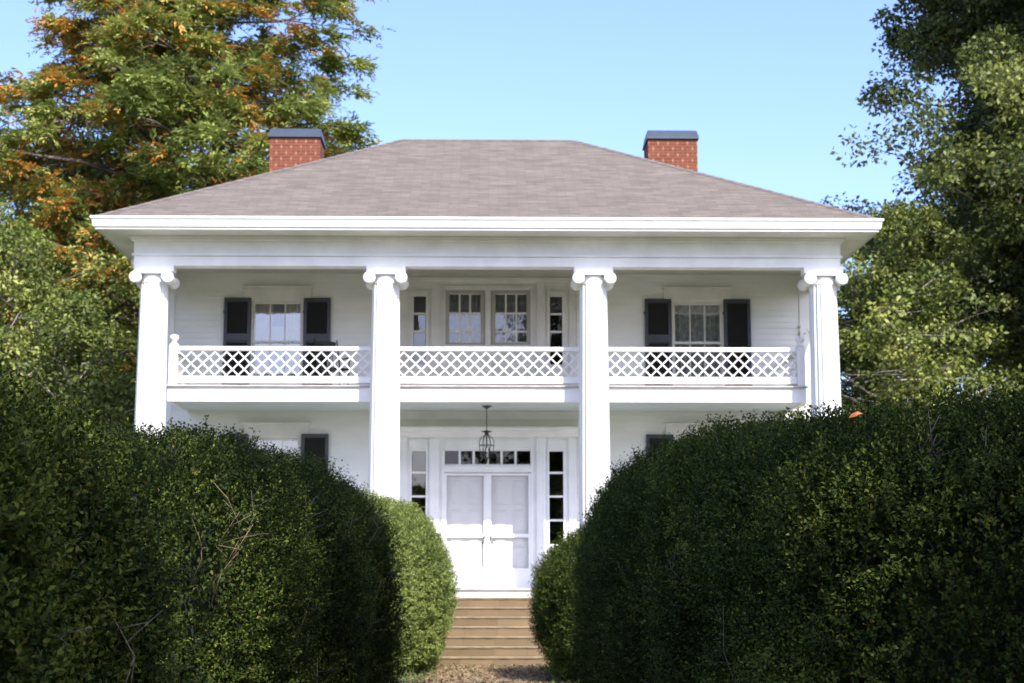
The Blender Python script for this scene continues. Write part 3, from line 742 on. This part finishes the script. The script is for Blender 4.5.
def sample_surface(p, N, rg, face_cam=True):
    A = p[:-1, :-1].reshape(-1, 3); B = p[:-1, 1:].reshape(-1, 3); Cc = p[1:, :-1].reshape(-1, 3); D = p[1:, 1:].reshape(-1, 3)
    t0 = np.concatenate([A, B]); t1 = np.concatenate([B, D]); t2 = np.concatenate([Cc, Cc])
    cr = np.cross(t1 - t0, t2 - t0); ar = np.linalg.norm(cr, axis=1) / 2; nr = cr / (2 * ar[:, None] + 1e-12)
    cen = (t0 + t1 + t2) / 3; ctr = p.reshape(-1, 3).mean(0)
    nr *= np.sign(((cen - ctr) * nr).sum(1))[:, None]
    w = ar.copy(); w[cen[:, 2] < .04] = 0
    if face_cam:
        view = unit(np.array([0, 0, 1.6]) - cen); w *= np.where((view * nr).sum(1) > -.55, 1, .25)
    i = rg.choice(len(w), N, p=w / w.sum()); u = rg.random(N); v = rg.random(N); k = u + v > 1; u[k] = 1 - u[k]; v[k] = 1 - v[k]
    return t0[i] + (t1 - t0)[i] * u[:, None] + (t2 - t0)[i] * v[:, None], nr[i]

def shrub(c, a, b, h, n, seed, label, nsprig, leaf, m, lump=.09, per=11, slen=.11, branches=0, taper=.14, shoots=.10, pale=.0, vert=.45, bare=None, tilt=0.):
    rg = np.random.default_rng(seed)
    root = empty('boxwood_shrub', (c[0], c[1], 0)); tag(root, label, 'shrub', 'boxwood shrubs lining the path')
    off = np.array([c[0], c[1], 0.])
    p = shrub_surface(c, a, b, h, n, seed, lump, taper=taper, vert=vert, tilt=tilt)
    # inner mass: solid shell coloured dark for the shade deep inside
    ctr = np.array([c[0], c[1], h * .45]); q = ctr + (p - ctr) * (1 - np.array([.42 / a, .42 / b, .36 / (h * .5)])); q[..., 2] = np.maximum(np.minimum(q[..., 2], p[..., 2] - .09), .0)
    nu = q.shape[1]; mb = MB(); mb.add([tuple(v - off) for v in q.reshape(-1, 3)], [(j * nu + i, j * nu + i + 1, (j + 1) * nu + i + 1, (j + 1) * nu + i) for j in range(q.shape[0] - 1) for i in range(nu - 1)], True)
    mb.build('dark_core', M['core'], root)
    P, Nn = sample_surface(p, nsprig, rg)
    up = np.array([0, 0, 1.])
    if bare is not None:      # thin patch where bare twigs show
        keep = np.ones(len(P), bool)
        for (bc, br) in bare: keep &= ~((np.linalg.norm((P - np.array(bc)) / np.array(br), axis=1) < 1) & (rg.random(len(P)) < .8))
        P = P[keep]; Nn = Nn[keep]
    N = len(P)
    f4 = noise3(rg, 11.0); f5 = noise3(rg, 24.0); depth = rg.random(N) ** 1.4 * .20 - .055 * f4(P) - .03 * f5(P)
    d = unit(Nn * .8 + up * .55 + rg.normal(size=(N, 3)) * .38)
    f = noise3(rg, 3.0); fl = f(P)
    lenm = slen * (.6 + .8 * rg.random(N)); shoot = rg.random(N) < shoots * np.clip(Nn[:, 2] + .25, .1, 1); lenm[shoot] *= 1.6; depth[shoot] *= .3
    B = P - Nn * depth[:, None] - d * (lenm * .55)[:, None] + Nn * (.03 * fl)[:, None]
    bend = unit(rg.normal(size=(N, 3))) * .25
    bases = []; axes = []; norms = []; Ls = []; tint = []; aut = []
    stip = rg.random(N); sprig_tone = np.clip(.35 + .3 * fl + .25 * rg.normal(size=N), 0, 1)  # leaf tone per sprig, varied in patches
    for k in range(per):
        t = (k // 2 + .5) / (per / 2)
        pos = B + d * (lenm * t)[:, None] + bend * (lenm * t * t * .5)[:, None]
        ref = unit(np.cross(d, up + .01)); ref2 = np.cross(d, ref)
        ang = stip * 6.283 + (k // 2) * 1.5708 + (k % 2) * np.pi + rg.normal(size=N) * .3
        out = ref * np.cos(ang)[:, None] + ref2 * np.sin(ang)[:, None]
        ax = unit(d * (.55 + .5 * t) + out * (1.0 - .35 * t) + rg.normal(size=(N, 3)) * .18)
        bases.append(pos + out * .002); axes.append(ax); norms.append(unit(d * 1.0 - out * .3 + up * .4 + rg.normal(size=(N, 3)) * .25)); Ls.append(leaf * (.65 + .6 * rg.random(N)) * (1.08 - .3 * t))
        tint.append(np.clip(sprig_tone + .22 * rg.normal(size=N) + .18 * t + pale, 0, 1)); aut.append((rg.random(N) < .012).astype(float))
    bases = np.concatenate(bases); axes = np.concatenate(axes); norms = np.concatenate(norms); Ls = np.concatenate(Ls)
    # larger leaves deeper inside, tinted darker for the shade in the gaps
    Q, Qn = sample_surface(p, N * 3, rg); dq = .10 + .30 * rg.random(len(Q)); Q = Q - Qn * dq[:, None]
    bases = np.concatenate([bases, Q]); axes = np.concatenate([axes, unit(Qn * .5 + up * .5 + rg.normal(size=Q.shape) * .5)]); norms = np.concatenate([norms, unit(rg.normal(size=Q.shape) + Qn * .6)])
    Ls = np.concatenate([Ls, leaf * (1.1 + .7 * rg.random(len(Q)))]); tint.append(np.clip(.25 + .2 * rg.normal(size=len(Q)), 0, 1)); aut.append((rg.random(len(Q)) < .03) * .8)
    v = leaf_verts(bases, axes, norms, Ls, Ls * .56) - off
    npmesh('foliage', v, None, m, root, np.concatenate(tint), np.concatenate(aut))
    if bare is not None:                       # bare sunlit twigs fanning out of the thin patch
        mb = MB(); 
        for (bc, br) in bare:
            bc = np.array(bc); br = np.array(br)
            for q_ in range(6):
                e_ = bc + np.clip(rg.normal(size=3), -1.3, 1.3) * br * .6 + np.array([.05, -.10, .05]); s_ = e_ + np.array([-.10, .28, -.30]) * (.6 + .6 * rg.random()) + rg.normal(size=3) * .09
                m1 = (s_ + e_) / 2 + rg.normal(size=3) * .05
                mb.tube([s_ - off, m1 - off, e_ - off], [.0026, .002, .0009], 4)
                for w__ in range(3):
                    en = m1 + (e_ - m1) * rg.random() ; mb.tube([en - off, en - off + (e_ - m1) * .4 + rg.normal(size=3) * .05], [.002, .0008], 4)
        mb.build('twigs', M['tantwig'], root)['kind'] = 'stuff'
    # stems visible in the thin places
    if branches:
        mb = MB(); rr = random.Random(seed)
        idx = rg.choice(N, branches)
        for i in idx:
            e_ = P[i] + Nn[i] * .01; s_ = e_ - Nn[i] * (.16 + .1 * rr.random()) + rg.normal(size=3) * .08; s_[2] = max(.05, e_[2] - .35 - .45 * rr.random())
            m0 = s_ * .7 + e_ * .3 + rg.normal(size=3) * .035; m1 = s_ * .35 + e_ * .65 + Nn[i] * .03 + rg.normal(size=3) * .035
            mb.tube([s_ - off, m0 - off, m1 - off, e_ - off], [.0045, .004, .003, .001], 5)
            for q_ in range(3):
                st_ = m1 + (e_ - m1) * (q_ * .3); en = st_ + unit(Nn[i] * .7 + rg.normal(size=3) * .6 + np.array([0, 0, .3])) * (.08 + .1 * rr.random())
                mb.tube([st_ - off, en - off], [.0025, .001], 4)
        mb.build('stems', M['twig'], root)['kind'] = 'stuff'
    return root

shrub((-2.45, 4.85), 1.30, 1.72, 2.26, 4.2, 11, 'nearest dark boxwood on the left of the path, large glossy leaves and bare grey twigs', 20000, .028, M['box'], lump=.055, branches=70, per=12, slen=.13, taper=.05, pale=.08, tilt=-.035)
shrub((-2.55, 14.6), 1.50, 6.5, 2.64, 4.4, 12, 'long dark boxwood on the left of the path with a sunlit twiggy near end', 50000, .026, M['box'], lump=.08, branches=110, per=10, slen=.12, pale=.05, taper=.06, tilt=.03, bare=[((-1.32, 8.35, 1.72), (.26, .35, .32))])
shrub((-1.95, 28.6), 1.36, 1.7, 3.0, 2.5, 13, 'sunlit yellow-green boxwood on the left beside the foot of the steps', 20000, .034, M['box_sunlit'], lump=.06, per=8, slen=.13)
shrub((3.98, 9.2), 2.82, 2.9, 2.50, 8, 14, 'broad dark boxwood nearest on the right of the path, filling the right edge', 62000, .026, M['box'], lump=.05, branches=60, per=10, slen=.12, taper=.0, tilt=.09, pale=.08)
shrub((2.66, 16.8), 1.48, 4.8, 2.80, 5.0, 15, 'dark shaded boxwood on the right of the path behind the nearest right one', 34000, .028, M['box'], lump=.065, per=9, slen=.12, taper=.05)
shrub((2.05, 26.6), 1.37, 2.2, 2.46, 2.6, 16, 'small rounded boxwood on the right beside the steps with feathery pale tips', 17000, .032, M['box'], lump=.07, per=8, slen=.15, shoots=.14, pale=-.02)

# leaf litter and short weeds on the path and along its edges
M['litter'] = leaf_mat('dry_litter', [(.19, .135, .075), (.24, .175, .10), (.30, .22, .13), (.26, .19, .11)], (.05, .09, .02), .8, .1, .1)
rg = np.random.default_rng(77); NL = 8000
ly = 20 + 10.6 * rg.random(NL); lx = np.where(rg.random(NL) < .45, rg.normal(size=NL) * .6 + .1, np.where(rg.random(NL) < .5, -1, 1) * (1.0 + rg.normal(size=NL) * .35) + .1)
B_ = np.stack([lx, ly, .02 + .02 * rg.random(NL)], 1)
weed = rg.random(NL) < np.clip((np.abs(lx - .1) - .75) * .7, .03, .5)
ax_ = unit(rg.normal(size=(NL, 3)) * np.array([1, 1, .12]) + np.where(weed, 1.6, .05)[:, None] * np.array([0, 0, 1.]))
tag(npmesh('leaf_litter', leaf_verts(B_, ax_, unit(rg.normal(size=(NL, 3)) * .35 + np.array([0, 0, 1.])), .035 + .05 * rg.random(NL), .02 + .02 * rg.random(NL)), None, M['litter'], None, rg.random(NL), weed * .9), kind='stuff')

# one rust-coloured leaf lying on the right hedge
lb = MB(); lb.add([(-.07, 0, 0), (-.02, -.03, .02), (.05, -.02, .03), (.075, .0, .01), (.03, .03, .035), (-.03, .03, .02), (0, 0, .028)], [(0, 1, 6), (1, 2, 6), (2, 3, 6), (3, 4, 6), (4, 5, 6), (5, 0, 6)])
lb.add([(.07, 0, .012), (.11, .002, .03), (.11, .006, .03)], [(0, 1, 2)])
lo = lb.build('dead_leaf', M['leafr'], loc=(1.47, 6.28, 2.24)); lo.scale = (.42, .42, .42); lo.rotation_euler = (rad(35), rad(-12), 0)
tag(lo, 'rust red fallen leaf lying on top of the broad right boxwood', 'leaf')

def tree(name, base, height, prof, nl, seed, label, cat, m, bark, clump=(.55, .35), per=90, leaf=.14, rise=.35, trunk_r=.28, lean=(0, 0), autumn=0., group='trees around the house', z0=.15, droop=0., density=1., side=None, up=.5, aspect=.55, spray=0, bend=.18):
    """prof(t) -> crown radius at height fraction t; limbs carry clumps of leaves"""
    rg = np.random.default_rng(seed); rr = random.Random(seed)
    root = empty(name, base); tag(root, label, cat, group)
    tb = MB(); pts = []; rs = []
    for i in range(9):
        t = i / 8; pts.append(Vector((lean[0] * t + bend * math.sin(t * 7 + seed) + bend * .6 * math.sin(t * 15 + seed), lean[1] * t + bend * math.cos(t * 6 + seed), height * t * .97))); rs.append(trunk_r * (1 - .9 * t) + (.12 if i == 0 else 0))
    tb.tube(pts, rs, 9)
    cl = []
    for i in range(nl):
        t = z0 + (1 - z0) * (i + rr.random()) / nl * .98
        R = prof(t) * (.65 + .55 * rr.random()); az = i * 2.39996 + rr.uniform(-.4, .4)
        if side is not None and math.cos(az - side[0]) < side[1]: continue
        k = min(7, int(t * 8)); q = t * 8 - k; st = pts[k].lerp(pts[k + 1], min(q, 1)) * 1.0; st.z = height * t * .97
        st0 = st.copy(); st0.z = max(.3, st.z - R * .25 * rise)
        lim = [st0]; steps = 5; dz = R * rise; r_l = max(.02, trunk_r * (1 - t) * .45)
        for s_ in range(1, steps + 1):
            u = s_ / steps; a2 = az + .25 * math.sin(s_ + seed + i)
            lim.append(Vector((st.x + math.cos(a2) * R * u, st.y + math.sin(a2) * R * u, st0.z + dz * (u - droop * u * u) + rr.uniform(-.12, .12))))
        tb.tube(lim, [r_l * (1 - .85 * s_ / steps) for s_ in range(steps + 1)], 5, cap=False)
        nc = max(2, int(R * 2.6 * density))
        for j in range(nc):
            u = .25 + .8 * (j + rr.random()) / nc; kk = min(steps - 1, int(u * steps)); pt = lim[kk].lerp(lim[kk + 1], min(u * steps - kk, 1.15))
            w_ = R * .30 * (1.15 - u) + .25
            e_ = pt + Vector((rr.gauss(0, w_), rr.gauss(0, w_), rr.gauss(0, w_ * .4) + .1))
            tb.tube([pt, e_], [.02, .008], 4, cap=False); cl.append((e_, u))
    # fill the very top
    for j in range(10): cl.append((pts[-1] + Vector((rr.gauss(0, .5), rr.gauss(0, .5), rr.uniform(-1.2, .3))), 1))
    tb.build('trunk', bark, root)
    cen = np.array([tuple(c[0]) for c in cl]); K = len(cen)
    n = (per * (.5 + rg.random(K))).astype(int); idx = np.repeat(np.arange(K), n); N = len(idx)
    sz = (.6 + .8 * rg.random(K))[idx]
    g = unit(rg.normal(size=(N, 3))) * (rg.random(N) ** .45)[:, None]
    pos = cen[idx] + g * np.array([clump[0], clump[0], clump[1]]) * sz[:, None]
    ax = unit(g * np.array([1, 1, .4]) + rg.normal(size=(N, 3)) * .6 + np.array([0, 0, -.15]))
    nm = unit(rg.normal(size=(N, 3)) * .55 + np.array([0, 0, up]) + g * .9); nm *= np.sign(nm[:, 2:3] + .35)
    Ls = leaf * (.6 + .8 * rg.random(N))
    if spray:                                       # leaves set in flat rows along drooping twigs
        T = np.maximum(3, n // spray); ti = np.repeat(np.arange(K), T); nT = len(ti)
        hub = cen[ti]; rel = hub - np.array([base[0] * 0, 0, 0]); radial = unit(np.stack([rel[:, 0], rel[:, 1], np.zeros(nT)], 1))
        dT = unit(radial * .7 + rg.normal(size=(nT, 3)) * np.array([.7, .7, .35]) + np.array([0, 0, .18]))
        sT = hub + unit(rg.normal(size=(nT, 3))) * rg.random(nT)[:, None] * np.array([clump[0], clump[0], clump[1]]) * .75
        lT = .35 + .45 * rg.random(nT); idT = np.repeat(np.arange(nT), spray); idx = ti[idT]; N = len(idT); u = rg.random(N)
        side_ = unit(np.cross(dT, np.array([0, 0, 1.]) + rg.normal(size=(nT, 3)) * .35)); sg = np.where(rg.random(N) < .5, 1, -1)
        pos = sT[idT] + dT[idT] * (lT[idT] * u)[:, None] + np.array([0, 0, -1.]) * (lT[idT] * u * u * .35)[:, None]
        ax = unit(dT[idT] * .9 + side_[idT] * (sg * .8)[:, None] + rg.normal(size=(N, 3)) * .2 + np.array([0, 0, -.12])); nm = unit(np.cross(side_[idT], dT[idT]) + rg.normal(size=(N, 3)) * .3)
        nm *= np.sign(nm[:, 2:3] + 1e-6); Ls = leaf * (.7 + .6 * rg.random(N)) * (1.15 - .5 * u); g = (pos - cen[idx]) / clump[0]
        twig_r = rg.random(nT)
    f = noise3(rg, .5); f2 = noise3(rg, 1.6)
    tint = np.clip(.42 + .16 * f(cen)[idx] + .22 * rg.normal(size=K)[idx] + .17 * rg.normal(size=N), 0, 1)
    au = np.zeros(N)
    if autumn:
        pa = np.clip(autumn + .55 * f2(pos) + .25 * f(pos) - .12 * g[:, 2], 0, .85); au = (rg.random(N) < pa) * (.55 + .45 * rg.random(N)) if not spray else (twig_r[idT] < pa * (.75 + .5 * u)) * (.45 + .55 * rg.random(N))
    v = leaf_verts(pos, ax, nm, Ls, Ls * aspect)
    npmesh('crown', v, None, m, root, tint, au)
    return root

def prof_from(tab):
    xs, ys = zip(*tab)
    return lambda t: float(np.interp(t, xs, ys))
# left: tall green tree turning orange
tree('orange_tinged_tree', (-9.7, 48, 0), 26, prof_from([(0, 3.8), (.2, 5.4), (.38, 5.9), (.45, 5.4), (.54, 6.0), (.6, 4.8), (.75, 4.4), (.9, 2.8), (1, 1)]), 150, 21,
     'tall green tree turning orange behind the left chimney', 'tree', M['t_orange'], M['bark'], clump=(.70, .30), per=380, leaf=.20, rise=.22, droop=.45, trunk_r=.5, autumn=.17, z0=.10, aspect=.30, spray=11)
tree('olive_leaved_tree', (-13.6, 41, 0), 12.2, lambda t: 4.2 * math.sin(math.pi * min(1, .25 + t * .78)) ** .6, 70, 22,
     'olive green tree at the far left edge of the photo', 'tree', M['t_olive'], M['palebark'], clump=(.6, .32), per=125, leaf=.13, rise=.35, trunk_r=.25, autumn=.0, z0=.15)
tree('olive_leaved_tree', (-9.9, 38.2, 0), 8.3, lambda t: 2.5 * math.sin(math.pi * min(1, .25 + t * .75)) ** .6, 60, 23,
     'lower pale olive tree close to the left end column', 'tree', M['t_olive'], M['palebark'], clump=(.45, .28), per=125, leaf=.115, rise=.5, trunk_r=.14, autumn=.0, z0=.12)
tree('dark_evergreen_tree', (-14.5, 56, 0), 17, lambda t: 5.6 * (1 - t * .75), 90, 24,
     'dark evergreen behind the orange tinged and olive trees on the left', 'tree', M['t_dark'], M['bark'], clump=(.8, .4), per=70, leaf=.26, rise=.15, droop=.4, trunk_r=.35, autumn=0)
# right
tree('tall_dark_tree', (18.5, 41, 0), 24, prof_from([(0, 3.8), (.15, 4.6), (.28, 6.0), (.36, 7.2), (.44, 7.5), (.52, 6.6), (.7, 6.8), (.85, 6.2), (1, 3)]), 220, 25,
     'tall dark green broadleaf tree along the right edge of the photo', 'tree', M['t_dark'], M['bark'], clump=(.75, .45), per=300, leaf=.14, rise=.45, trunk_r=.4, autumn=0, z0=.12, aspect=.6)
tree('yellow_green_tree', (10.1, 38, 0), 10.6, lambda t: 2.8 * math.sin(math.pi * min(1, .28 + t * .68)) ** .6, 62, 26,
     'yellow-green tree with pale limbs just beyond the right end column', 'tree', M['t_olive'], M['palebark'], clump=(.5, .3), per=150, leaf=.12, rise=.5, bend=.4, trunk_r=.22, autumn=0, z0=.15)
tree('yellow_green_tree', (13.4, 49, 0), 13, lambda t: 4.2 * math.sin(math.pi * min(1, .28 + t * .68)) ** .6, 70, 27,
     'yellow-green tree behind the tall dark tree on the right', 'tree', M['t_olive'], M['palebark'], clump=(.6, .35), per=130, leaf=.14, rise=.45, trunk_r=.25, autumn=0, z0=.15)
# trees standing on the lawn beside and behind the photographer; the shade trees cast onto the near hedges
tree('shade_tree', (7.2, -7.5, 0), 15.2, lambda t: 6.2 * math.sin(math.pi * min(1, .2 + t * .75)) ** .6, 85, 28,
     'broad shade tree on the lawn in front of the near hedges', 'tree', M['t_dark'], M['bark'], clump=(.8, .5), per=42, leaf=.28, rise=.4, trunk_r=.4, autumn=0, z0=.35)
tree('shade_tree', (7.4, 4.6, 0), 19.0, lambda t: 5.6 * math.sin(math.pi * min(1, .2 + t * .75)) ** .6, 85, 29,
     'second shade tree on the lawn, to the right of the near right hedge', 'tree', M['t_dark'], M['bark'], clump=(.8, .5), per=60, leaf=.28, rise=.4, trunk_r=.4, autumn=0, z0=.40)
for i, (x, y, h, lb_) in enumerate(((-14, -34, 9.5, 'leftmost of the unseen small trees added to darken window reflections'), (-5.5, -38, 7.6, 'second from the left of the unseen small trees added to darken window reflections'), (3, -42, 8.4, 'third from the left of the unseen small trees added to darken window reflections'), (12, -36, 12.5, 'rightmost and tallest of the unseen trees added to darken window reflections'))):  # unseen row, added so the lower panes reflect dark crowns
    tree('reflection_tree', (x, y, 0), h, lambda t: 4.8 * math.sin(math.pi * min(1, .3 + t * .65)) ** .5, 60, 40 + i, lb_, 'tree', M['t_dark'], M['bark'], clump=(.8, .5), per=45, leaf=.36, rise=.4, trunk_r=.3, z0=.08, group='unseen trees added for window reflections')
